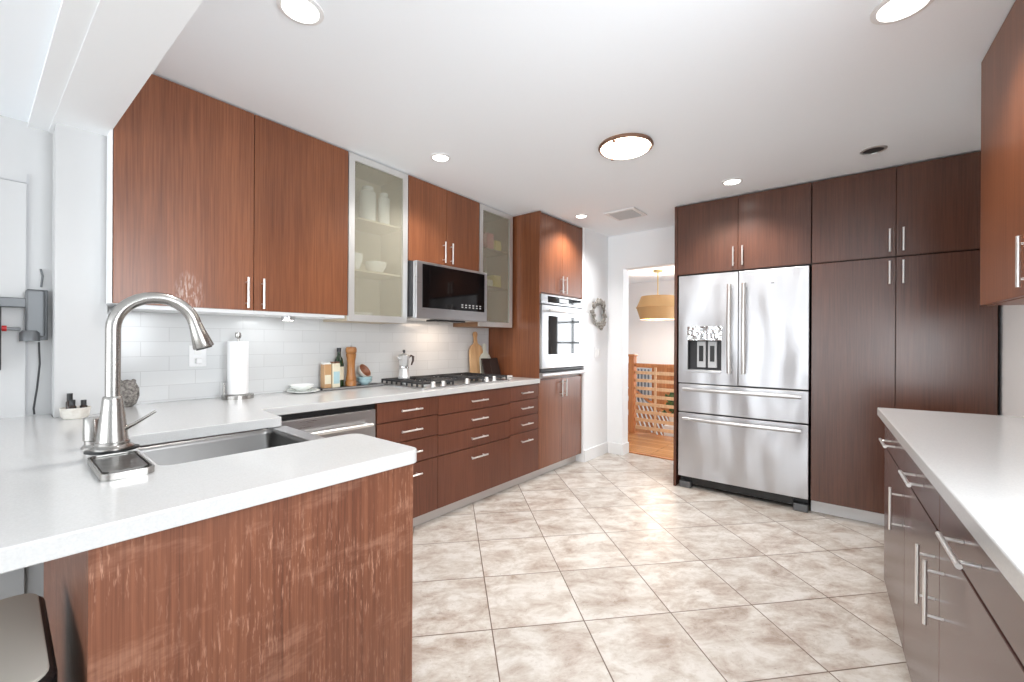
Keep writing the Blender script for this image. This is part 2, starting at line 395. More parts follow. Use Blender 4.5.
for i, (x0, x1) in enumerate(((-2.5, -.5), (.3, 2.3))):
    bb = [(x0, x0 + .06, -4.64, -4.60, .0, 2), (x1 - .06, x1, -4.64, -4.60, .0, 2), (x0, x1, -4.64, -4.60, .0, .07), (x0, x1, -4.64, -4.60, 1.93, 2), ((x0 + x1) / 2 - .05, (x0 + x1) / 2 + .05, -4.64, -4.60, .07, 1.93)]
    struct('window_%d' % (i + 1), B(*bb), TRIM)
struct('baseboard_left', B((-2.2, -2.183, 3.802, 4.318, 0, .12)), TRIM, bev=.003)
struct('baseboard_back', B((-2.183, XD0, 4.303, 4.32, 0, .12), (XD0, XD0 + .015, 4.303, 4.46, 0, .12)), TRIM, bev=.003)
# closet door of the living room, only its edge is in view
struct('door_1', B((-2.75, -2.738, -.75, .075, .02, 1.885)), WHITE_WALL, bev=.002)
struct('door_shadow_strip', B((-2.75, -2.745, .075, .082, .905, 1.93), (-2.75, -2.745, -.8, .075, 1.889, 1.895)), mat('shadow_gap_grey', sc(188, 188, 190), .6))  # grey strips paint the shadow line round the door
struct('trim_3', nb(prism, [fw(R, (.585, .10, 0))[:2], fw(R, (.60, .10, 0))[:2], fw(R, (.60, .19, 0))[:2], fw(R, (.585, .19, 0))[:2]], 0.1, 2.1), TRIM)
# stair hall
struct('floor_hall', B((-4.6, 1.6, 4.49, 5.58, -.1, 0)), plank_floor())
struct('trim_4', B((XD0, XD1, 4.46, 4.50, 0, .012)), W_OAK, bev=.003)
struct('floor_stairwell', B((-4.6, 1.6, 5.58, 8.2, -1.3, -1.2)), WHITE)
struct('wall_hall_back', B((-4.6, -.4, 8.0, 8.12, -1.2, 2.38), (1.5, 1.7, 8.0, 8.12, -1.2, 2.38), (-.4, 1.5, 8.0, 8.12, -1.2, .25), (-.4, 1.5, 8.0, 8.12, 2.1, 2.38)), WHITE)
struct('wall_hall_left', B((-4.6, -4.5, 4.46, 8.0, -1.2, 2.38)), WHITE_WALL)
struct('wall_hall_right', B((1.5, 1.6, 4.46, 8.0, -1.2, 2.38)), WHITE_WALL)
struct('ceiling_hall', B((-4.6, 1.7, 4.46, 8.12, 2.38, 2.48)), CEIL)
bb = [(-.4, 1.5, 8.0, 8.05, z - .02, z + .02) for z in (.27, .73, 1.2, 1.65, 2.08)] + [(-.4 + k * .475 - .02, -.4 + k * .475 + .02, 8.0, 8.05, .25, 2.1) for k in range(5)]
struct('window_3', B(*bb), DARK)

# ------------------------------------------------------------------ left run: worktop and base units
poly = [(-1.04, -.55)] + arc(-1.075, .79, .035, 0, 90) + arc(-1.355, .775, .045, 90, 180) + \
       arc(-1.40 - .035, .27 + .035, .035, 360, 270)[::1] + arc(-1.92 + .035, .27 + .035, .035, 270, 180) + \
       [(-1.92, .77), (-1.925, .777), (-2.19, .795), (-2.2, .805), (-2.2, 3.048), (-2.822, 3.048), (-2.822, .312), (-2.598, .312), (-2.598, .148), (-2.748, .148), (-2.748, -.55)]
o = solo('worktop', nb(prism, poly, .86, .90), QUARTZ, 'white quartz worktop running along the tiled wall and round the sink', 'worktop', (-2.2, .8, .86), bev=.003)

def door(parent, name, x0, x1, y0, y1, z0, z1, m, bev=.0015, label=None):
    return obj(name, B((x0, x1, y0, y1, z0, z1)), m, parent, bev=bev, label=label)
G = .0015
def base_unit(y0, y1, zs, label, hlen=.16):
    t = thing('drawer_cabinet', label, 'cabinet', (XB - .3, (y0 + y1) / 2, 0))
    obj('body', B((XW + .02, XB - .021, y0 + .001, y1 - .001, .088, .858)), W_LOW, t)
    obj('toe_kick', B((-2.30, -2.285, y0, y1, .002, .088)), TOE, t)
    for z0, z1 in zs:
        d = door(t, 'drawer', XB - .02, XB, y0 + G, y1 - G, z0 + G, z1 - G, W_LOW)
        hz = (z0 + z1) / 2 if z1 - z0 < .2 else z1 - .07
        bar_handle(d, (XB, (y0 + y1) / 2, hz), (0, 1, 0), (1, 0, 0), hlen)
    return t
base_unit(1.43, 1.90, [(.733, .855), (.597, .730), (.448, .594), (.09, .445)], 'wooden drawer unit directly right of the dishwasher')
base_unit(1.90, 2.66, [(.723, .855), (.587, .72), (.448, .584), (.09, .445)], 'widest wooden drawer unit under the gas cooktop', .17)
base_unit(2.66, 3.052, [(.733, .855), (.600, .73), (.461, .597), (.09, .458)], 'narrow wooden drawer unit beside the tall oven cabinet', .15)

# dishwasher
t = thing('dishwasher', 'stainless steel dishwasher under the white worktop behind the sink', 'dishwasher', (XB - .3, 1.13, 0))
obj('body', B((XW + .03, XB - .03, .845, 1.425, .09, .855)), BLACK, t)
obj('black_top_strip', B((XB - .03, XB - .012, .845, 1.425, .828, .853)), BLACK, t)  # black strip across the gap above the door
d = door(t, 'door', XB - .03, XB, .845, 1.422, .10, .825, STEEL, .003)
bm = bmesh.new(); tube(bm, [(XB + .045, .90, .745), (XB + .045, 1.375, .745)], .011, 16)
for y in (.915, 1.36): tube(bm, [(XB, y, .745), (XB + .045, y, .745)], .009, 12)
obj('handle', bm, HANDLE, d, smooth=True)
obj('toe_kick', B((-2.30, -2.285, .845, 1.425, .002, .09)), TOE, t)

# peninsula sink cabinet
t = thing('sink_cabinet', 'scuffed reddish-brown wooden peninsula cabinet under the sink', 'cabinet', (-1.6, .45, 0))
obj('body', B((-2.20, -1.092, .125, .14, .09, .858), (-2.20, -2.185, .14, .76, .09, .858), (-1.11, -1.092, .14, .76, .09, .858), (-2.185, -1.11, .14, .74, .09, .11), (-2.20, -1.092, .70, .715, .002, .09)), W_LOW, t)
obj('side_panel', B((-1.09, -1.07, .104, .818, .002, .859)), W_PEN, t, bev=.0015, label='worn veneer panel with pale scratches')
obj('end_panel', B((-2.20, -1.091, .104, .124, .002, .859)), W_PEN, t, bev=.0015)
for k, (a, b) in enumerate(((-2.17, -1.665), (-1.66, -1.12))):
    d = obj('door', B((a, b, .76, .778, .092, .62)), W_LOW, t, bev=.0015)
    bar_handle(d, (b - .05 if k == 0 else a + .05, .778, .52), (0, 0, 1), (0, 1, 0))

# apron sink
t = thing('sink', 'brushed stainless steel undermount sink with exposed front edge', 'sink', (-1.66, .5, .64))
x0, x1, y0, y1, zt, zb = -1.935, -1.395, .262, .735, .858, .655
bm = bmesh.new()
n = 8; outer = rrect(x0 + .012, x1 - .012, y0 + .012, y1, .04, n)
rings = []
for ins, z in ((0, zt), (.004, zt - .02), (.012, zb + .03), (.03, zb + .006), (.06, zb)):
    rings.append([bm.verts.new((max(min(x, x1 - .012 - ins), x0 + .012 + ins) if 1 else x, max(min(y, y1 - ins), y0 + .012 + ins), z)) for x, y in outer])
for a, b in zip(rings, rings[1:]):
    for k in range(len(a)):
        try: bm.faces.new((a[k], a[(k + 1) % len(a)], b[(k + 1) % len(a)], b[k]))
        except ValueError: pass
bm.faces.new(rings[-1])
ob = obj('bowl', bm, STEEL_SINK, t, smooth=True)
md = ob.modifiers.new('thick', 'SOLIDIFY'); md.thickness = .0025; md.offset = 0
obj('apron', B((x0 - .0, x1 + .0, .738, .80, .63, .858)), STEEL, t, bev=.006, seg=3)
bm = bmesh.new(); lathe(bm, [(.045, 0), (.045, .003), (.03, .003), (.025, .001), (0, .001)], (-1.66, .50, zb + .001), 28)
obj('drain', bm, CHROME, t, smooth=True)

# ------------------------------------------------------------------ tall oven cabinet
t = thing('oven_cabinet', 'tall wooden cabinet housing the built-in wall oven', 'cabinet', (-2.5, 3.42, 0))
Y0, Y1 = 3.055, 3.795
obj('body', B((XW + .002, XB, Y0, Y0 + .02, .09, 2.385), (XW + .002, XB, Y1 - .02, Y1, .09, 2.385), (XW + .002, XB - .021, Y0 + .02, Y1 - .02, 2.36, 2.385), (XW + .002, XB - .021, Y0 + .02, Y1 - .02, 1.655, 1.675), (XW + .002, XB - .021, Y0 + .02, Y1 - .02, .875, .895), (XW + .002, XW + .02, Y0 + .02, Y1 - .02, .1, 2.36)), W_UP, t, bev=.001)
obj('toe_kick', B((-2.30, -2.285, Y0, Y1, .002, .0895)), TOE, t)
YM = 3.425
for z0, z1, hz in ((1.668, 2.37, 1.76), (.092, .882, .79)):
    for a, b, hy in ((Y0 + .021, YM - G, YM - .035), (YM + G, Y1 - .021, YM + .035)):
        d = door(t, 'door', XB - .019, XB + .001, a, b, z0, z1, W_UP)
        bar_handle(d, (XB + .001, hy, hz), (0, 0, 1), (1, 0, 0), .16)

t = thing('built_in_oven', 'stainless built-in wall oven with a dark glass window', 'oven', (-2.5, 3.42, .9))
obj('body', B((XW + .05, XB - .002, Y0 + .025, Y1 - .025, .897, 1.65)), DARK, t)
obj('control_panel', B((XB - .002, XB + .022, Y0 + .005, Y1 - .005, 1.565, 1.652)), STEEL, t, bev=.003)
p = obj('touch_panel', B((XB + .022, XB + .024, Y0 + .10, Y1 - .06, 1.58, 1.638)), BLACKGL, t)
obj('display', B((XB + .024, XB + .025, 3.34, 3.50, 1.59, 1.628)), LCD, p)
d = obj('door', B((XB - .002, XB + .03, Y0 + .005, Y1 - .005, .985, 1.555)), STEEL, t, bev=.004)
obj('window', B((XB + .03, XB + .032, Y0 + .10, Y1 - .10, 1.11, 1.46)), BLACKGL, d)
bm = bmesh.new(); tube(bm, [(XB + .075, Y0 + .05, 1.505), (XB + .075, Y1 - .03, 1.505)], .012, 16)
for y in (Y0 + .09, Y1 - .07): tube(bm, [(XB + .03, y, 1.505), (XB + .075, y, 1.505)], .009, 12)
obj('handle', bm, HANDLE, d, smooth=True)
obj('logo', B((XB + .03, XB + .0312, 3.36, 3.50, 1.045, 1.055)), DARK, d)
obj('vent_trim', B((XB - .002, XB + .02, Y0 + .005, Y1 - .005, .955, .982)), DARK, t, bev=.004)
bm = bmesh.new(); tube(bm, [(XB + .012, Y0 + .004, .925), (XB + .012, Y1 - .004, .925)], .026, 20)
obj('lower_rail', bm, STEEL, t, smooth=True)

# ------------------------------------------------------------------ wall cabinets on the left
XU = -2.50; ZT = 2.385; ZB = 1.385
def carcass(t, y0, y1, z0, z1, m, x1=XU - .02, back=None):
    obj('body', B((XW + .008, x1, y0, y0 + .016, z0, z1), (XW + .008, x1, y1 - .016, y1, z0, z1), (XW + .008, x1, y0 + .016, y1 - .016, z1 - .016, z1), (XW + .008, x1, y0 + .016, y1 - .016, z0, z0 + .016), (XW + .008, XW + .014, y0 + .016, y1 - .016, z0 + .016, z1 - .016)), m, t)
t = thing('wall_cabinet', 'large brown wall cabinet with two doors above the paper towel', 'cabinet', (-2.66, .86, ZB))
carcass(t, .3145, 1.40, ZB, ZT, WHITE)
obj('filler_strip', B((-2.594, XU - .004, .3045, .3135, ZB, ZT - .002)), WHITE, t, bev=.002, label='off-white end strip against the pier')
splash(W_UPW, .585 - .86, 1.44 - ZB)
d = door(t, 'door', XU - .02, XU, .3155, .865 - G, ZB, ZT - .004, W_UPW, label='brown door with a pale water stain near its foot')
bar_handle(d, (XU, .830, ZB + .09), (0, 0, 1), (1, 0, 0))
d = door(t, 'door', XU - .02, XU, .865 + G, 1.398, ZB, ZT - .004, W_UP)
bar_handle(d, (XU, .905, ZB + .09), (0, 0, 1), (1, 0, 0))
obj('light_rail', B((XW + .02, XU - .03, .34, 1.395, ZB - .018, ZB)), WHITE, t, label='white underside strip')

def glass_cab(y0, y1, label, z0, shelves, inner):
    t = thing('glass_cabinet', label, 'cabinet', (-2.66, (y0 + y1) / 2, z0))
    carcass(t, y0, y1, z0, ZT, inner)
    for z in shelves: obj('shelf', B((XW + .016, XU - .04, y0 + .017, y1 - .017, z, z + .012)), inner, t)
    fwd = .042
    d = obj('door_frame', B((XU - .019, XU, y0 + G, y0 + fwd, z0, ZT - .004), (XU - .019, XU, y1 - fwd, y1 - G, z0, ZT - .004), (XU - .019, XU, y0 + fwd, y1 - fwd, z0, z0 + fwd), (XU - .019, XU, y0 + fwd, y1 - fwd, ZT - .004 - fwd, ZT - .004)), ALU, t)
    obj('frosted_pane', B((XU - .012, XU - .006, y0 + fwd - .004, y1 - fwd + .004, z0 + fwd - .004, ZT - fwd)), FROST, d)
    return t
INNERB = mat('warm_cabinet_interior', sc(140, 104, 74), .5)
glass_cab(1.402, 1.853, 'frosted glass wall cabinet in an aluminium frame, left of the microwave', 1.352, (1.68, 2.02), mat('beige_cabinet_interior', sc(196, 182, 160), .5))
glass_cab(2.583, 3.02, 'frosted glass wall cabinet in an aluminium frame, beside the tall oven cabinet', 1.352, (1.70, 2.03), INNERB)
t = thing('wall_cabinet', 'short brown two-door wall cabinet above the microwave', 'cabinet', (-2.66, 2.22, 1.80))
carcass(t, 1.857, 2.579, 1.80, ZT, WHITE)
for a, b, hy in ((1.858, 2.215, 2.18), (2.218, 2.578, 2.255)):
    d = door(t, 'door', XU - .02, XU, a, b, 1.80, ZT - .004, W_UP)
    bar_handle(d, (XU, hy, 1.905), (0, 0, 1), (1, 0, 0))

# crockery and packets seen through the frosted doors
def bowl(bm, c, r, h, rot=None): lathe(bm, [(r * .45, 0), (r * .5, .004), (r * .92, h * .6), (r, h), (r * .94, h), (r * .85, h * .6), (r * .42, .01), (0, .009)], c, 28, rot=rot)
def shelf_bowl(y, z, r, h, lab, g='crockery behind the frosted glass'):
    solo('bowl', nb(bowl, (-2.66, y, z), r, h), CERAM, lab, 'bowl', (-2.66, y, z), smooth=True)
shelf_bowl(1.53, 1.6925, .06, .12, 'left white bowl on the middle shelf behind frosted glass')
shelf_bowl(1.70, 1.6925, .075, .085, 'wide white bowl on the middle shelf behind frosted glass, nearer the microwave')
shelf_bowl(1.58, 1.3685, .085, .05, 'low white bowl at the bottom of the left frosted cabinet')
for y, z, h, r, m, lab in ((1.62, 2.0325, .25, .055, CERAM, 'tall white canister on the top shelf of the left frosted cabinet'), (1.75, 2.0325, .24, .04, CERAM, 'slimmer white canister on the top shelf nearer the microwave')):
    solo('canister', nb(lathe, [(r, 0), (r, h * .85), (r * .7, h * .9), (r * .7, h), (0, h)], (-2.64, y, z), 24), m, lab, 'canister', (-2.64, y, z), smooth=True)
for y, z, w_, h, m, lab in ((2.83, 2.0425, .09, .16, PINK, 'tall red packet on the top shelf behind frosted glass'), (2.94, 2.0425, .08, .11, YEL, 'yellow packet on the top shelf behind frosted glass'),
                            (2.82, 1.7125, .09, .07, LABEL, 'low cream packet on the lower shelf behind frosted glass'), (2.93, 1.7125, .10, .12, YEL, 'yellow packet on the lower shelf behind frosted glass')):
    solo('food_packet', B((-2.70, -2.60, y - w_ / 2, y + w_ / 2, z, z + h)), m, lab, 'packet', (-2.65, y, z), bev=.01)

# ------------------------------------------------------------------ over-the-range microwave
t = thing('microwave', 'stainless over-the-range microwave with black glass door', 'microwave', (-2.6, 2.22, 1.385))
XM = -2.42; a, b = 1.86, 2.577
obj('body', B((XW + .008, XM - .045, a, b, 1.40, 1.795)), DARK, t, bev=.002)
d = obj('door', B((XM - .044, XM, a + .006, b + .018, 1.385, 1.795)), STEEL, t, bev=.008, seg=3)
g = obj('glass', B((XM, XM + .002, a + .06, b - .018, 1.465, 1.775)), BLACKGL, d)
PRINT = mat('pale_print', sc(190, 190, 190), .5)
for k in range(6):
    for r_ in range(2): obj('key_mark', B((XM + .002, XM + .0025, 2.30 + k * .04, 2.318 + k * .04, 1.488 + .018 * r_, 1.495 + .018 * r_)), PRINT, g)
obj('vent_grille', B((XW + .05, XM - .06, a + .02, b - .02, 1.388, 1.40)), ALU, t)
bm = bmesh.new()
prism(bm, [(XM - .12, 2.05), (XM - .005, 2.05), (XM - .005, 2.35), (XM - .12, 2.35)], 1.372, 1.386)
obj('underside_lip', bm, BLACK, t, bev=.004)
area('cooktop_lamp', (-2.60, 2.3, 1.365), (-2.66, 2.3, .9), .2, .1, 1.2, (1, .78, .6))

# under-cabinet puck lamp
t = thing('puck_light', 'small round steel puck lamp under the large wall cabinet', 'lamp', (-2.62, 1.09, 1.367))
obj('rim', nb(lathe, [(.036, -.022), (.036, 0)], (-2.62, 1.09, 1.3665), 28), STEEL, t, smooth=True)
obj('lens', nb(lathe, [(.028, -.0235), (.028, -.0222)], (-2.62, 1.09, 1.3665), 28), LED, t, smooth=True)
area('puck_lamp_light', (-2.66, 1.0, 1.335), (-2.75, 1.0, 1.0), .12, .06, .22, (.95, .98, 1))

# ------------------------------------------------------------------ faucet etc.
FX, FY = -1.618, .205
t = thing('faucet', 'tall brushed nickel gooseneck faucet standing behind the sink', 'faucet', (FX, FY, .90))
obj('shank', nb(lathe, [(.024, 0), (.024, .0165)], (FX, FY, .9005), 24), NICKEL, t, smooth=True)
bm = bmesh.new(); lathe(bm, [(.045, .0168), (.050, .019), (.050, .0235), (.045, .0245)], (FX, FY, .9005), 44, sx=.95, sy=1.15); obj('deck_plate', bm, BLACK, t, smooth=True, label='black oval gasket plate')
bm = bmesh.new(); lathe(bm, [(.047, .0), (.047, .004), (.040, .008), (.037, .011), (.037, .018), (.034, .020), (.0225, .135), (.0215, .142), (.0185, .145), (0, .145)], (FX, FY, .9255), 44); obj('base', bm, NICKEL, t, smooth=True)
bm = bmesh.new(); zz = 1.258; rr = .093; d2 = Vector((.17, .985, 0)).normalized()
pts = [(FX, FY, 1.068), (FX, FY, 1.12), (FX, FY, 1.2)]
for k in range(0, 19):
    a_ = PI - PI * k / 18 * .93
    q = Vector((FX, FY, zz)) + d2 * (rr + rr * math.cos(a_)) + Vector((0, 0, rr * math.sin(a_))); pts.append(tuple(q))
tube(bm, pts, .0168, 24); obj('spout', bm, NICKEL, t, smooth=True)
e = Vector(pts[-1]); dr = (Vector(pts[-1]) - Vector(pts[-2])).normalized()
bm = bmesh.new(); tube(bm, [e + dr * .001, e + dr * .006, e + dr * .02, e + dr * .074, e + dr * .077], [.0171, .0175, .019, .028, .0265], 28); h = obj('spray_head', bm, NICKEL, t, smooth=True)
bm = bmesh.new(); tube(bm, [e + dr * .0775, e + dr * .081], [.022, .021], 24); obj('nozzle', bm, BLACK, h, smooth=True)
bm = bmesh.new(); tube(bm, [(FX + .018, FY + .014, .975), (FX + .0, FY + .045, .985), (FX - .01, FY + .095, 1.015)], [.008, .0045, .004], 12); obj('lever', bm, NICKEL, t, smooth=True)

t = thing('soap_dispenser', 'short brushed nickel soap dispenser pump left of the faucet', 'dispenser', (-1.795, .183, .9))
obj('base', nb(lathe, [(.026, 0), (.026, .004), (.019, .012), (.019, .022)], (-1.795, .183, .9005), 28), NICKEL, t, smooth=True)
obj('cap', nb(lathe, [(.017, .022), (.0215, .024), (.0215, .088), (.019, .092), (0, .092)], (-1.795, .183, .9005), 28), NICKEL, t, smooth=True)

t = thing('sponge_tray', 'low square stainless tray with a dark rim at the faucet base', 'tray', (-1.45, .205, .9))
o1 = rrect(-1.583, -1.345, .150, .250, .018, 5)
bm = bmesh.new()
ro = [[bm.verts.new((x, y, z)) for x, y in pts_] for pts_, z in ((o1, .901), (o1, .9165), (rrect(-1.579, -1.349, .154, .246, .015, 5), .9165), (rrect(-1.579, -1.349, .154, .246, .015, 5), .908))]
for a_, b_ in zip(ro, ro[1:]):
    for k in range(len(a_)): bm.faces.new((a_[k], a_[(k + 1) % len(a_)], b_[(k + 1) % len(a_)], b_[k]))
bm.faces.new(ro[0][::-1]); bm.faces.new(ro[-1]); obj('dish', bm, NICKEL, t, smooth=True)
obj('pad', nb(prism, rrect(-1.57, -1.39, .16, .244, .01, 4), .9085, .912), STEEL_SINK, t)

t = thing('bottle_bowl', 'pale stone bowl at the foot of the white pier', 'bowl', (-2.52, .205, .9))
obj('bowl', nb(lathe, [(.034, 0), (.042, .01), (.047, .045), (.044, .045), (.039, .012), (0, .01)], (-2.52, .205, .9005), 32), BOWLST, t, smooth=True)
bowlthing = t
for i, (x, y, h, lab) in enumerate(((-2.535, .19, .092, 'taller black-capped dropper bottle in the pale stone bowl'), (-2.50, .195, .068, 'shorter black dropper bottle at the front of the stone bowl'), (-2.525, .23, .062, 'small black-capped dropper bottle at the right of the stone bowl'))):
    z = .911; t = thing('dropper_bottle', lab, 'bottle', (x, y, z))
    obj('bottle', nb(lathe, [(.012, 0), (.012, h * .6), (.008, h * .68), (0, h * .68)], (x, y, z), 18), mat('brown_black_glass', sc(44, 30, 22), .15) if i == 0 else bpy.data.materials['brown_black_glass'], t, smooth=True)
    obj('cap', nb(lathe, [(.009, h * .68), (.009, h), (0, h)], (x, y, z), 18), BLACK, t, smooth=True)

t = thing('owl_ornament', 'round speckled grey stone ornament with two knobs on top', 'ornament', (-2.765, .400, .9))
bm = bmesh.new(); lathe(bm, [(.022, 0), (.036, .012), (.048, .05), (.047, .088), (.032, .12), (0, .132)], (-2.765, .400, .9005), 28, sx=.75)
obj('body', bm, OWLST, t, smooth=True)
for y in (.375, .425): obj('ear', nb(lathe, [(0, 0), (.009, .004), (.010, .014), (.006, .022), (0, .024)], (-2.765, y, 1.010), 14), OWLST, t, smooth=True)

t = thing('paper_towel_holder', 'white paper towel roll on a round steel holder', 'paper towel', (-2.71, .86, .9))
obj('base', nb(lathe, [(.078, 0), (.078, .020), (.074, .023), (0, .023)], (-2.71, .86, .9005), 44), NICKEL, t, smooth=True)
obj('pole', nb(lathe, [(.006, .0235), (.006, .335), (.013, .337), (.016, .350), (.014, .368), (0, .372)], (-2.71, .86, .9005), 24), NICKEL, t, smooth=True)
obj('roll', nb(lathe, [(.050, .026), (.051, .030), (.051, .318), (.049, .32), (.018, .32), (.018, .026)], (-2.71, .86, .9005), 44, closed=False), PAPER, t, smooth=True)
bm = bmesh.new(); tube(bm, [(-2.70, .79, .922), (-2.70, .79, .99)], .0055, 12); obj('tension_rod', bm, NICKEL, t, smooth=True)

# outlets
t = thing('wall_outlet', 'white double outlet on the tiles behind the faucet', 'outlet', (XW + .006, .69, 1.09))
obj('cover_plate', B((XW + .0065, XW + .011, .66, .74, 1.08, 1.195)), TRIM, t, bev=.002)
obj('sockets', B((XW + .011, XW + .013, .684, .716, 1.097, 1.128), (XW + .011, XW + .013, .684, .716, 1.147, 1.178)), CERAM, t, bev=.001)
bm = B((XW + .0131, XW + .04, .686, .714, 1.098, 1.126)); solo('power_plug', bm, TRIM, 'white plug in the lower socket of the tiled-wall outlet', 'plug', (XW + .0131, .70, 1.098), bev=.003)
t = thing('light_switch', 'white light switch plate below the wall wreath', 'switch', (-2.2, 4.08, 1.05))
obj('cover_plate', B((-2.199, -2.195, 4.02, 4.14, 1.055, 1.17)), TRIM, t, bev=.002)
for y in (4.055, 4.105): obj('rocker', B((-2.195, -2.191, y - .015, y + .015, 1.08, 1.145)), CERAM, t, bev=.001)

# wreath on the alcove wall
t = thing('wreath', 'weathered silver metal wreath hanging on the white wall by the oven', 'wreath', (-2.199, 4.07, 1.525))
bm = bmesh.new(); tube(bm, [(-2.18, 4.07 + .12 * math.cos(a_), 1.525 + .12 * math.sin(a_)) for a_ in [2 * PI * k / 40 for k in range(41)]], .012, 8); obj('ring', bm, SILVERW, t, smooth=True)
for k in range(26):
    bm = bmesh.new(); a_ = 2 * PI * k / 26 + random.uniform(-.06, .06); r0 = .10 + random.uniform(-.02, .01); r1 = .165 + random.uniform(-.025, .025); tw = random.uniform(-.25, .25)
    q = [(-2.175 + random.uniform(-.006, .01), 4.07 + r_ * math.cos(a_ + tw * f_), 1.525 + r_ * math.sin(a_ + tw * f_)) for r_, f_ in ((r0, 0), ((r0 + r1) / 2, .5), (r1, 1))]
    tube(bm, q, [.008, .024, .005], 8, .45); obj('leaf', bm, SILVERW, t, smooth=True)

# ------------------------------------------------------------------ things along the tiles
def plate(bm, c, r): lathe(bm, [(r * .55, 0), (r * .6, .003), (r, .012), (r, .015), (r * .58, .007), (0, .006)], c, 40)
solo('plate', nb(plate, (-2.70, 1.22, .9005), .095), CERAM, 'lower white plate of the small stack on the worktop', 'plate', (-2.70, 1.22, .9), smooth=True)
solo('plate', nb(plate, (-2.70, 1.215, .9085), .090), CLEAR, 'clear glass dish stacked on the white plate', 'plate', (-2.70, 1.215, .9085), smooth=True)
solo('bowl', nb(bowl, (-2.70, 1.21, .9165), .072, .035), CERAM, 'shallow white bowl at the top of the plate stack', 'bowl', (-2.70, 1.21, .9165), smooth=True)
t = thing('serving_tray', 'long narrow slate tray with a steel front edge on the worktop', 'tray', (-2.745, 1.55, .9))
obj('tray', B((-2.805, -2.69, 1.335, 1.79, .9035, .913)), DARK, t, bev=.002)
obj('edge_strip', B((-2.69, -2.687, 1.335, 1.79, .9035, .914)), STEEL, t)
obj('feet', B(*[(x, x + .012, y, y + .012, .9005, .9035) for x in (-2.80, -2.705) for y in (1.345, 1.77)]), BLACK, t)
for i, (x, y, h, lab) in enumerate(((-2.745, 1.385, .155, 'square glass spice jar with tan filling, leftmost on the slate tray'), (-2.735, 1.44, .16, 'square glass jar with a cream label beside the green bottle'))):
    t = thing('glass_jar', lab, 'jar', (x, y, .914)); r = .026
    obj('glass', nb(prism, rrect(x - r, x + r, y - r, y + r, .005, 3), .9145, .914 + h), AMBER if i == 0 else LABEL, t)
    obj('label_patch', B((x + r, x + r + .001, y - .021, y + .021, .94, 1.0 + .02 * i)), LABEL if i == 0 else BLUEW, t)
    obj('lid', nb(prism, rrect(x - r * .9, x + r * .9, y - r * .9, y + r * .9, .005, 3), .9145 + h, .925 + h), CERAM if i == 0 else BRONZE, t)
x, y = -2.768, 1.487; t = thing('oil_bottle', 'dark green glass oil bottle with a cream label', 'bottle', (x, y, .914))
obj('glass', nb(lathe, [(.031, 0), (.032, .005), (.032, .15), (.026, .185), (.013, .205), (.012, .235), (0, .235)], (x, y, .9145), 28), GREENGL, t, smooth=True)
obj('label_patch', nb(lathe, [(.0326, .045), (.0326, .135)], (x, y, .9145), 28, closed=False), LABEL, t, smooth=True)
obj('cap', nb(lathe, [(.0145, .2355), (.0145, .262), (0, .262)], (x, y, .9145), 20), BLACK, t, smooth=True)
x, y = -2.732, 1.556; t = thing('pepper_mill', 'tall turned golden wooden pepper mill on the slate tray', 'pepper mill', (x, y, .914))
obj('body', nb(lathe, [(.036, 0), (.037, .03), (.031, .038), (.034, .05), (.030, .07), (.025, .12), (.027, .17), (.033, .21), (.034, .222), (0, .222)], (x, y, .9145), 32), W_MILL, t, smooth=True)
obj('head', nb(lathe, [(.028, .2225), (.036, .232), (.037, .255), (.030, .268), (0, .270)], (x, y, .9145), 32), W_MILL, t, smooth=True)
obj('knob', nb(lathe, [(.006, .2705), (.007, .278), (0, .28)], (x, y, .9145), 16), STEEL, t, smooth=True)
y = 1.668; x = -2.745
solo('bowl', nb(bowl, (x, y, .914), .052, .036), BLUEW, 'lower pale blue bowl on the slate tray', 'bowl', (x, y, .914), smooth=True)
solo('bowl', nb(bowl, (x, y, .9335), .053, .036), BLUEW, 'second pale blue bowl nested on the lower one', 'bowl', (x, y, .9335), smooth=True)
rt = Matrix.Rotation(-.55, 4, 'X') @ Matrix.Rotation(.85, 4, 'Y')
t = thing('bowl', 'bowl with a brown glazed inside tipped on its side over the pale blue bowls', 'bowl', (x, y, .97))
obj('shell', nb(bowl, (x - .022, y - .018, .992), .055, .045, rot=rt), BOWLST, t, smooth=True)
obj('glaze', nb(lathe, [(.0, .0125), (.021, .0135), (.044, .029), (.0498, .0455)], (x - .022, y - .018, .992), 28, closed=False, rot=rt), CLAY, t, smooth=True, label='brown glazed inside')

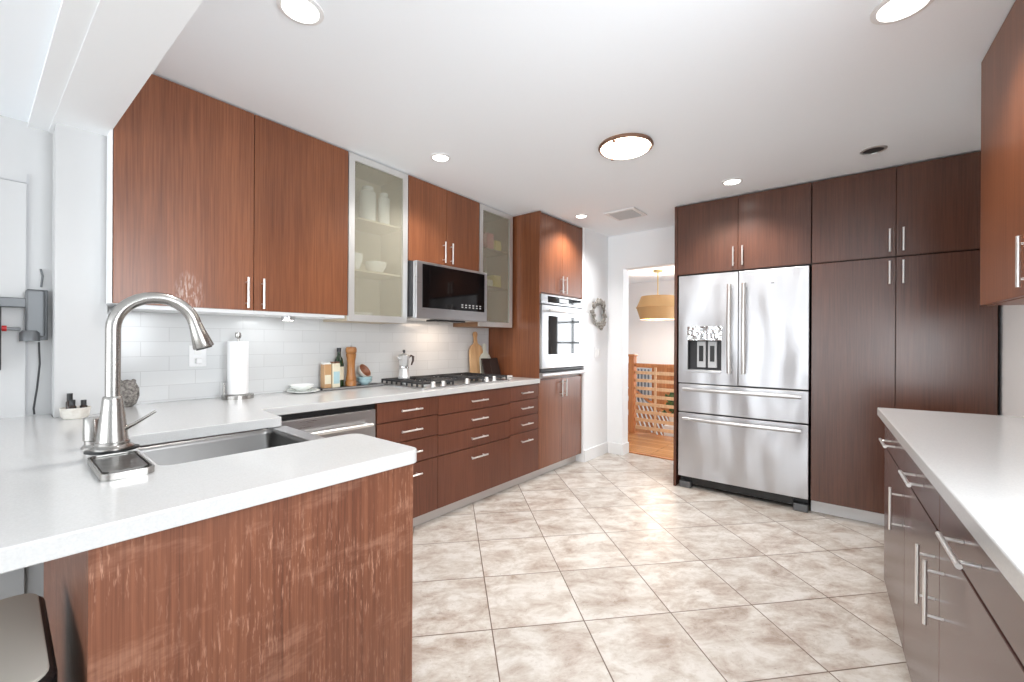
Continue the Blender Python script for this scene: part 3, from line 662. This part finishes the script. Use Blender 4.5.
# gas cooktop
CX0, CX1, CY0, CY1 = -2.80, -2.275, 1.815, 2.73
t = thing('gas_cooktop', 'five-burner stainless gas cooktop with cast iron grates', 'cooktop', (-2.54, 2.27, .9))
obj('base', nb(prism, rrect(CX0, CX1, CY0, CY1, .015, 4), .9005, .910), STEEL, t, bev=.002)
for bx, by, br in ((-2.66, 1.97, .045), (-2.43, 1.97, .035), (-2.58, 2.27, .055), (-2.66, 2.57, .035), (-2.43, 2.57, .04)):
    bb = obj('burner', nb(lathe, [(br, 0), (br, .012), (br * .8, .016), (0, .016)], (bx, by, .9105), 28), ALU, t, smooth=True)
    obj('burner_cap', nb(lathe, [(br * .75, .0165), (br * .8, .021), (br * .7, .025), (0, .025)], (bx, by, .9105), 28), IRON, bb, smooth=True)
for gy0, gy1 in ((1.83, 2.118), (2.124, 2.416), (2.422, 2.715)):
    bm = bmesh.new(); gx0, gx1 = -2.785, -2.30; gz0, gz1 = .930, .944; q = .011
    if gy0 > 2.1 and gy0 < 2.3: gx1 = -2.36
    abox(bm, gx0, gx1, gy0, gy0 + q, gz0, gz1); abox(bm, gx0, gx1, gy1 - q, gy1, gz0, gz1)
    abox(bm, gx0, gx0 + q, gy0 + q, gy1 - q, gz0, gz1); abox(bm, gx1 - q, gx1, gy0 + q, gy1 - q, gz0, gz1)
    nn = 9
    for k in range(nn):      # the toothed sides
        xx = gx0 + (gx1 - gx0 - q) * k / (nn - 1)
        for yy in (gy0, gy1 - q): abox(bm, xx, xx + q, yy, yy + q, .9105, gz0)
    for k in range(1, 8):
        xx = gx0 + (gx1 - gx0) * k / 8; abox(bm, xx - .005, xx + .005, gy0 + q, gy0 + .11, gz0, gz1); abox(bm, xx - .005, xx + .005, gy1 - .11, gy1 - q, gz0, gz1)
    obj('grate', bm, IRON, t, bev=.002)
for yy in (1.915, 2.005, 2.24, 2.455, 2.54):
    obj('knob', nb(lathe, [(.021, 0), (.021, .004), (.017, .006), (.0155, .032), (.012, .036), (0, .036)], (-2.300 + (.0 if yy != 2.27 else .0), yy, .9105) if 0 else (-2.290 - .001, yy, .9105), 24), HANDLE, t, smooth=True)

# moka pot on the back left burner
x, y, z = -2.665, 1.945, .9445
t = thing('moka_pot', 'octagonal aluminium moka coffee pot on the cooktop grate', 'coffee pot', (x, y, z))
obj('boiler', nb(lathe, [(.044, 0), (.045, .01), (.034, .075), (.036, .08)], (x, y, z), 8), ALU, t, bev=.001)
obj('band', nb(lathe, [(.037, .0805), (.037, .092)], (x, y, z), 28), CHROME, t, smooth=True)
obj('jug', nb(lathe, [(.031, .0925), (.034, .10), (.042, .168), (0, .168)], (x, y, z), 8), ALU, t, bev=.001)
obj('lid', nb(lathe, [(.043, .1685), (.040, .176), (.012, .19), (0, .19)], (x, y, z), 8), ALU, t)
obj('lid_knob', nb(lathe, [(.006, .1905), (.009, .20), (.009, .214), (0, .217)], (x, y, z), 8), BLACK, t)
bm = bmesh.new(); tube(bm, [(x - .0, y - .036, z + .145), (x, y - .052, z + .158), (x, y - .062, z + .17)], [.012, .008, .004], 10); obj('spout', bm, ALU, t, smooth=True)
bm = bmesh.new(); tube(bm, [(x, y + .038, z + .155), (x, y + .065, z + .17), (x, y + .085, z + .162), (x, y + .083, z + .13), (x, y + .068, z + .098)], [.007, .008, .009, .008, .006], 10); obj('handle', bm, mat('brown_black_bakelite', sc(60, 38, 32), .35), t, smooth=True)

# chopping boards and folded dark stand
def board(name, y, zb, w_, h, thick, lean, m, lab, paddle=True, x=-2.77):
    pts = [(-w_ / 2 + .01, 0), (w_ / 2 - .01, 0), (w_ / 2, .02), (w_ / 2, h * .55)]
    if paddle:
        pts += [(w_ / 2 - .02, h * .66), (.022, h * .72), (.016, h * .84)] + [(.026 * math.cos(a_), h * .92 + .026 * math.sin(a_)) for a_ in [(-.5 + k / 8 * (PI + 1) / 1) for k in range(9)]] + [(-.016, h * .84), (-.022, h * .72), (-w_ / 2 + .02, h * .66)]
    else: pts += [(w_ / 2, h), (-w_ / 2, h)]
    pts += [(-w_ / 2, h * .55), (-w_ / 2, .02)]
    bm = bmesh.new(); prism(bm, pts, 0, thick)
    M = Matrix.Translation((x, y, zb)) @ Matrix.Rotation(-lean, 4, 'Y') @ Matrix(((0, 0, 1, 0), (1, 0, 0, 0), (0, 1, 0, 0), (0, 0, 0, 1)))
    bmesh.ops.transform(bm, matrix=M, verts=bm.verts)
    return solo(name, bm, m, lab, 'chopping board' if paddle else 'board', (x, y, zb), bev=.003)
board('chopping_board', 2.83, .904, .17, .42, .018, .08, wood('pale_olive_wood', sc(176, 128, 84), sc(222, 184, 140), .5, .3), 'pale wooden paddle chopping board leaning on the tiles')
board('serving_board', 2.925, .903, .15, .30, .012, .10, mat('pale_marble', sc(206, 208, 196), .3), 'pale marble paddle board leaning in front of the wooden one', x=-2.742)
t = thing('tablet_stand', 'dark folding stand leaning by the tall oven cabinet', 'stand', (-2.66, 2.95, .9))
for s, (ya, yb, rz) in enumerate(((2.815, 2.925, .10), (2.93, 3.035, -.10))):
    bm = B((-.006, .006, ya - 2.94, yb - 2.94, 0, .168))
    bmesh.ops.transform(bm, matrix=Matrix.Translation((-2.66, 2.94, .905)) @ Matrix.Rotation(-.3, 4, 'Y') @ Matrix.Rotation(rz, 4, 'Z'), verts=bm.verts)
    obj('leaf', bm, mat('dark_brown_leather', sc(46, 32, 28), .5) if s == 0 else bpy.data.materials['dark_brown_leather'], t, bev=.003)
solo('spoon_rest', B((-2.50, -2.45, 2.90, 2.97, .9005, .92)), CERAM, 'small white block on the worktop by the oven cabinet', 'dish', (-2.47, 2.93, .9), bev=.005)

# ------------------------------------------------------------------ fridge wall (frame F)
def Fx(name, t, *boxes, m=STEEL_FR, **kw): return obj(name, B(*boxes), m, t, **kw)
solo('end_panel', B((-.027, -.005, .0, .585, .002, 2.383)), W_FR, 'narrow dark wooden end panel left of the refrigerator', 'panel', (-.016, .3, 0), fr=F, bev=.001)
t = thing('refrigerator', 'stainless french-door refrigerator with ice dispenser and two drawers', 'refrigerator', (.465, .3, 0), fr=F)
Fx('case', t, (.012, .918, .075, .58, .03, 1.785), m=DARK)
# left door with a real recess for the dispenser
dx0, dx1, dz0, dz1 = .012, .462, .888, 1.785; hx0, hx1, hz0, hz1 = .085, .345, 1.00, 1.245
d = Fx('door', t, (dx0, hx0, 0, .07, dz0, dz1), (hx1, dx1, 0, .07, dz0, dz1), (hx0, hx1, 0, .07, dz0, hz0), (hx0, hx1, 0, .07, hz1, dz1), (hx0, hx1, .062, .07, hz0, hz1), label='left steel door with the water dispenser')
CRUMP = steel('rippled_chrome', .10, 0, (.7, .7, .7, 1)); bump(CRUMP, noise(CRUMP, mapping(CRUMP), 22, 2).outputs[0], 1, .012)
Fx('dispenser_panel', d, (hx0 - .004, hx1 + .004, -.006, -.0005, hz1 - .002, hz1 + .115), m=CRUMP, bev=.003)
Fx('dispenser_recess', d, (hx0 + .001, hx1 - .001, .058, .0615, hz0 + .001, hz1 - .001), (hx0 + .001, hx0 + .004, .003, .058, hz0, hz1), (hx1 - .004, hx1 - .001, .003, .058, hz0, hz1), m=DARK)
bm = bmesh.new()
for k in range(2):
    xx = hx0 + .10 + k * .085; abox(bm, xx - .034, xx + .034, .03, .057, hz0 + .02, hz1 - .01)
Fx_o = obj('paddle_housing', bm, mat('pale_grey_plastic', sc(186, 188, 190), .35), d, bev=.004)
for k in range(2):
    xx = hx0 + .10 + k * .085; obj('paddle', B((xx - .017, xx + .017, .026, .0295, hz0 + .07, hz1 - .045)), BLACK, d, bev=.002)
Fx('drip_tray', d, (hx0, hx1, -.012, .05, hz0 - .022, hz0 - .001), m=STEEL, bev=.003)
d2_ = Fx('door', t, (.466, .922, 0, .07, dz0, dz1), bev=.004, label='right plain steel door')
Fx('badge', d2_, (.685, .705, -.001, 0, 1.675, 1.680), m=DARK)
for dd, xx in ((d, .408), (d2_, .510)):
    bm = bmesh.new(); tube(bm, [(xx, -.045 - .012 * math.sin(PI * k / 12), .985 + (.70) * k / 12) for k in range(13)], .016, 14)
    for zz_ in (1.01, 1.665): tube(bm, [(xx, -.0005, zz_), (xx, -.045, zz_)], .012, 12)
    obj('handle', bm, HANDLE, dd, smooth=True)
for z0, z1, hz in ((.645, .878, .838), (.10, .635, .592)):
    dr_ = Fx('drawer', t, (.012, .922, 0, .07, z0, z1), bev=.004)
    bm = bmesh.new(); tube(bm, [(.06 + .82 * k / 12, -.04 - .016 * math.sin(PI * k / 12), hz) for k in range(13)], .0155, 14)
    for xx in (.075, .865): tube(bm, [(xx, -.0005, hz), (xx, -.042, hz)], .012, 12)
    obj('handle', bm, STEEL, dr_, smooth=True)
Fx('grille', t, (.10, .83, .05, .07, .03, .095), m=BLACK)
for xx in (.02, .83): obj('foot', B((xx, xx + .09, .012, .10, .002, .055)), GREYP, t, bev=.004)
def f_cab(name, x0, x1, z0, z1, doors, lab, hl, kick=False, y0=0):
    t = thing(name, lab, 'cabinet', ((x0 + x1) / 2, .3, z0 if not kick else 0), fr=F)
    obj('body', B((x0, x1, .021, .56, z0, z1)), W_FR, t)
    for a_, b_, hx, hz in doors:
        dd = obj('door', B((a_ + G, b_ - G, 0, .02, z0 + .002, z1 - .002)), W_FR, t, bev=.0015)
        bar_handle(dd, (hx, 0, hz), (0, 0, 1), (0, -1, 0), hl)
    if kick: obj('toe_kick', B((x0, x1, .075, .09, .002, z0 - .001)), TRIM, t)
    return t
f_cab('wall_cabinet', -.004, .931, 1.797, 2.382, [(-.004, .46, .43, 1.905), (.46, .931, .495, 1.905)], 'two-door dark wooden cabinet above the refrigerator', .15)
f_cab('wall_cabinet', .935, 1.833, 1.797, 2.382, [(.935, 1.384, 1.352, 1.90), (1.384, 1.833, 1.418, 1.90)], 'two-door dark wooden cabinet above the tall pantry', .15)
f_cab('pantry_cabinet', .935, 1.833, .10, 1.792, [(.935, 1.384, 1.352, 1.69), (1.384, 1.833, 1.418, 1.69)], 'tall two-door dark wooden pantry cabinet beside the refrigerator', .15, True)

# ------------------------------------------------------------------ right run (frame R, s measured toward the camera = -y)
pts = [(-.025, 0.0), (.592, .05), (.592, -2.9), (-.025, -2.9)]
solo('worktop', nb(prism, pts, .86, .90), QUARTZ, 'white quartz worktop of the right-hand cabinet run', 'worktop', (.3, -1.4, .86), fr=R, bev=.004, seg=3)
def r_unit(s0, s1, doors, lab, drawer=True):
    t = thing('base_cabinet', lab, 'cabinet', (.3, -(s0 + s1) / 2, 0), fr=R)
    obj('body', B((.021, .588, -s1, -s0, .08, .858)), W_RB, t)
    obj('toe_kick', B((.06, .075, -s1, -s0, .002, .079)), TOE, t)
    dd = obj('drawer', B((0, .02, -s1 + G, -s0 - G, .722, .855)), W_RB, t, bev=.0015)
    bar_handle(dd, (0, -(s0 + s1) / 2, .785), (0, 1, 0), (-1, 0, 0), .18, .0058, .036)
    for a_, b_, hs in doors:
        dd = obj('door', B((0, .02, -b_ + G, -a_ - G, .05, .714)), W_RB, t, bev=.0015)
        bar_handle(dd, (0, -hs, .575), (0, 0, 1), (-1, 0, 0), .168, .005, .036)
r_unit(.05, .68, [(.05, .68, .625)], 'grey-brown base cabinet at the far end of the right run')
r_unit(.68, 1.27, [(.68, 1.27, 1.215)], 'grey-brown base cabinet second from the far end of the right run')
r_unit(1.27, 1.87, [(1.27, 1.87, 1.325)], 'grey-brown base cabinet nearest the lower right corner')
r_unit(1.87, 2.47, [(1.87, 2.47, 2.41)], 'grey-brown base cabinet out at the near end of the right run')
# upper cabinet: face at x .29
t = thing('wall_cabinet', 'brown wall cabinet hanging at the upper right over the worktop', 'cabinet', (.42, -.75, 1.385), fr=R)
obj('body', B((.291, .592, -1.75, -.315, 1.385, 2.383)), W_UP, t)
for a_, b_, hs in ((.315, .94, .865), (.94, 1.75, 1.0)):
    dd = obj('door', B((.27, .29, -b_ + G, -a_ - G, 1.387, 2.381)), W_UP, t, bev=.0015)
    bar_handle(dd, (.27, -hs, 1.487), (0, 0, 1), (-1, 0, 0), .16)

# ------------------------------------------------------------------ ceiling fittings
def can(x, y, r, lab, power, lens=LED):
    ZC = 2.39 + SL(y)
    t = thing('recessed_light', lab, 'ceiling light', (x, y, ZC))
    bm = bmesh.new(); lathe(bm, [(r * .78, -.001), (r, -.001), (r, -.006), (r * .80, -.009), (r * .78, -.001)], (x, y, ZC), 40, closed=False); obj('trim_ring', bm, TRIM if lens is LED else ALU, t, smooth=True)
    obj('lens', nb(lathe, [(r * .77, -.0045), (r * .77, -.001)], (x, y, ZC), 40), lens, t, smooth=True)
    if power:
        l = bpy.data.lights.new('can_lamp', 'SPOT'); l.energy = power; l.spot_size = 2.3; l.spot_blend = .8; l.shadow_soft_size = .05; l.color = (1, .965, .94)
        q = bpy.data.objects.new('can_lamp', l); C.objects.link(q); q.location = (x, y, ZC - .03)
g = 'recessed ceiling lights'
can(-1.59, .70, .078, 'large lit recessed light in the ceiling above the sink', 26)
can(-2.115, 1.818, .063, 'lit recessed light in front of the left frosted cabinet', 34)
can(-2.02, 3.43, .060, 'lit recessed light in front of the tall oven cabinet', 48)
can(-.74, 3.37, .068, 'lit recessed light in front of the refrigerator cabinets', 48)
can(.097, 2.01, .088, 'lit recessed light cut by the top right of the photo', 28)
can(.035, 3.345, .064, 'unlit black open recessed light above the pantry', 0, BLACK)  # no lens here: flat black disc paints the dark inside of the open can
x, y = -1.105, 2.385; ZC = 2.39 + SL(y)
t = thing('flush_ceiling_light', 'round opal glass ceiling light with a bronze rim', 'ceiling light', (x, y, ZC))
obj('rim', nb(lathe, [(.13, -.001), (.156, -.003), (.160, -.014), (.154, -.022), (.146, -.022), (.144, -.012)], (x, y, ZC), 56, closed=False), BRONZE, t, smooth=True)
obj('shade', nb(lathe, [(.145, -.016), (.136, -.028), (.10, -.040), (.05, -.047), (0, -.049)], (x, y, ZC), 56), WARM, t, smooth=True)
for k in range(3):
    a_ = 2 * PI * k / 3 + .5; obj('clip', B((x + .142 * math.cos(a_) - .008, x + .142 * math.cos(a_) + .008, y + .142 * math.sin(a_) - .008, y + .142 * math.sin(a_) + .008, ZC - .034, ZC - .0225)), BRONZE, t, bev=.003)
l = bpy.data.lights.new('flush_lamp', 'SPOT'); l.energy = 36; l.color = (1, .92, .82); l.shadow_soft_size = .12; l.spot_size = 2.6; l.spot_blend = 1
q = bpy.data.objects.new('flush_lamp', l); C.objects.link(q); q.location = (x, y, ZC - .17)
# air vent
ZC = 2.39
t = thing('air_vent', 'white square louvred air vent in the ceiling near the doorway', 'vent', (-1.67, 3.62, ZC))
vx0, vx1, vy0, vy1 = -1.82, -1.53, 3.48, 3.77
obj('backing', B((vx0 + .02, vx1 - .02, vy0 + .02, vy1 - .02, ZC - .003, ZC - .001)), DARK, t)
obj('frame', B((vx0, vx1, vy0, vy0 + .035, ZC - .012, ZC - .001), (vx0, vx1, vy1 - .035, vy1, ZC - .012, ZC - .001), (vx0, vx0 + .035, vy0 + .035, vy1 - .035, ZC - .012, ZC - .001), (vx1 - .035, vx1, vy0 + .035, vy1 - .035, ZC - .012, ZC - .001)), TRIM, t, bev=.003)
for k in range(7):
    bm = B((vx0 + .035, vx1 - .035, -.0009, .0009, -.009, .009)); bmesh.ops.transform(bm, matrix=Matrix.Translation((0, vy0 + .05 + k * .031, ZC - .013)) @ Matrix.Rotation(.8, 4, 'X'), verts=bm.verts)
    obj('slat', bm, mat('vent_grey', sc(190, 190, 190), .5) if k == 0 else bpy.data.materials['vent_grey'], t)

# ------------------------------------------------------------------ left edge: wall arm, cord, bin
t = thing('television_bracket', 'grey metal swing arm bracket fixed to the white wall at the left', 'bracket', (-2.70, .10, 1.22))
obj('mount', B((-2.749, -2.742, .078, .138, 1.222, 1.44)), GREYP, t, bev=.002)
obj('hinge_block', B((-2.742, -2.695, .072, .128, 1.235, 1.435)), GREYP, t, bev=.008, seg=3)
obj('hinge_foot', nb(lathe, [(.030, 0), (.030, .035), (.022, .045), (0, .045)], (-2.705, .085, 1.218), 24), GREYP, t, smooth=True)
obj('arm', B((-2.725, -2.70, -.42, .075, 1.358, 1.398)), GREYP, t, bev=.004)
obj('arm', B((-2.722, -2.705, -.42, .06, 1.262, 1.275)), GREYP, t, bev=.003)
obj('end_plate', B((-2.70, -2.67, -.05, .008, 1.10, 1.36)), DARK, t, bev=.004)
bm = bmesh.new(); tube(bm, [(-2.70, .009, 1.27), (-2.70, .022, 1.27)], .012, 12); obj('red_knob', bm, RED, t, smooth=True, label='small red knob')
bm = bmesh.new(); tube(bm, [(-2.735, .112, 1.214), (-2.738, .115, 1.12), (-2.74, .108, 1.02), (-2.738, .098, .93), (-2.735, .10, .9045)], .0032, 8)
obj('cord', bm, DARK, t, smooth=True, label='thin dark hanging cord')
bm = bmesh.new(); q = [(-2.744, .085 + .03 * (k % 2), 1.452 + .001 * k) for k in range(2)]
tube(bm, [(-2.742, .118, 1.451), (-2.74, .122, 1.50), (-2.744, .116, 1.53)], .0035, 8); obj('cable_stub', bm, GREYP, t, smooth=True)

t = thing('trash_can', 'rectangular steel-lidded trash can with black rim beside the peninsula', 'trash can', (-1.27, -.09, 0))
obj('body', nb(prism, rrect(-1.475, -1.065, -.245, .065, .05, 6), .003, .60), BLACK, t, bev=.004)
obj('rim', nb(prism, rrect(-1.48, -1.06, -.25, .07, .05, 6), .601, .645), BLACK, t, bev=.01, seg=3)
obj('lid', nb(prism, rrect(-1.470, -1.070, -.24, .060, .042, 6), .6455, .652), mat('satin_lid', sc(196, 192, 183), .45, .2), t, bev=.002)

# ------------------------------------------------------------------ stair hall
YR = 5.5
t = thing('stair_railing', 'orange oak railing with horizontal slats beyond the doorway', 'railing', (-1.9, YR, 0))
np_ = obj('newel_post', B((-2.465, -2.390, YR - .045, YR + .045, .002, 1.03)), W_OAK, t, bev=.003)
obj('post_cap', B((-2.478, -2.377, YR - .06, YR + .06, 1.031, 1.06)), W_OAK, np_, bev=.006)
obj('top_rail', B((-2.384, -.9, YR - .02, YR + .02, .895, .94)), W_OAK, t, bev=.004)
for k in range(8):
    z = .06 + k * .105; obj('slat', B((-2.384, -.9, YR - .008, YR + .008, z, z + .042)), wood('pale_oak', sc(206, 160, 116), sc(232, 196, 156), .4, .4) if k == 0 else bpy.data.materials['pale_oak'], t)
for xx in (-2.12, -1.75, -1.4, -1.0): obj('upright', B((xx - .014, xx + .014, YR + .009, YR + .022, .03, .894)), bpy.data.materials['pale_oak'], t)
t = thing('staircase', 'orange wooden staircase seen through the railing slats', 'staircase', (-2.7, 6.3, -1.2))
obj('side_board', B((-3.3, -1.6, 6.50, 6.54, -1.19, .88)), W_OAK, t)
for k in range(12):
    bm = bmesh.new(); x0_ = -3.15 + k * .085; tube(bm, [(x0_ + .22, 6.40, -.02 - k * .028), (x0_, 6.40, .70 - k * .058)], .012, 8); obj('baluster', bm, TRIM, t)
bm = bmesh.new(); tube(bm, [(-3.3, 6.40, .80), (-2.0, 6.40, -.05)], .022, 10); obj('handrail', bm, W_OAK, t)
t = thing('framed_window', 'small grey barred window in the orange stair wall', 'window', (-2.6, 6.48, .3))
obj('frame', B((-2.79, -2.55, 6.47, 6.495, .25, .82)), mat('grey_frame', sc(206, 208, 210), .5), t, bev=.003)
obj('bars', B(*[(-2.77 + k * .055, -2.745 + k * .055, 6.462, 6.469, .28, .80) for k in range(4)]), mat('slate_grey', sc(112, 120, 128), .5), t)
t = thing('potted_plant', 'dark green potted plant behind the railing by the refrigerator', 'plant', (-1.95, 5.75, -.4))
obj('stand', B((-2.06, -1.84, 5.66, 5.88, -1.19, .12)), TRIM, t, bev=.01)
obj('pot', nb(lathe, [(.06, 0), (.085, .14), (.075, .14), (.07, .10), (0, .10)], (-1.95, 5.77, .121), 20), CERAM, t, smooth=True)
bm = bmesh.new()
for k in range(46):
    a_, b_ = random.uniform(0, 2 * PI), random.uniform(.1, 1.3); ln = random.uniform(.12, .42)
    c0 = Vector((-1.95, 5.77, .24)); d0 = Vector((math.cos(a_) * math.cos(b_) * .45, math.sin(a_) * math.cos(b_) * .4, math.sin(b_))); 
    tube(bm, [c0, c0 + d0 * ln * .6, c0 + d0 * ln * .85 + Vector((0, 0, .01)), c0 + d0 * ln], [.003, .006, .034, .003], 6, .25)
obj('foliage', bm, stone('dark_leaf', sc(30, 52, 24), sc(84, 116, 58), 20), t, smooth=True)
x, y = -2.565, 6.76
t = thing('rattan_pendant', 'woven rattan drum pendant hanging in the stair hall', 'pendant lamp', (x, y, 2.379))
obj('canopy', nb(lathe, [(.07, -.03), (.075, -.001)], (x, y, 2.379), 28), BRASS, t, smooth=True)
bm = bmesh.new(); tube(bm, [(x, y, 2.35), (x, y, 1.96)], .009, 10); obj('rod', bm, BRASS, t, smooth=True)
obj('shade', nb(lathe, [(.255, 1.96 - 2.379), (.33, 1.78 - 2.379), (.27, 1.59 - 2.379)], (x, y, 2.379), 40, closed=False), rattan(), t, smooth=True)
obj('band', nb(lathe, [(.332, 1.77 - 2.379), (.338, 1.78 - 2.379), (.332, 1.79 - 2.379)], (x, y, 2.379), 40, closed=False), bpy.data.materials['woven_rattan'], t, smooth=True)
obj('bulb', nb(lathe, [(.0, -.56), (.05, -.53), (.05, -.47), (.02, -.42), (0, -.42)], (x, y, 2.379), 18), WARM, t, smooth=True)
l = bpy.data.lights.new('pendant_lamp', 'POINT'); l.energy = 38; l.color = (1, .93, .84); l.shadow_soft_size = .1
q = bpy.data.objects.new('pendant_lamp', l); C.objects.link(q); q.location = (x, y, 1.66)
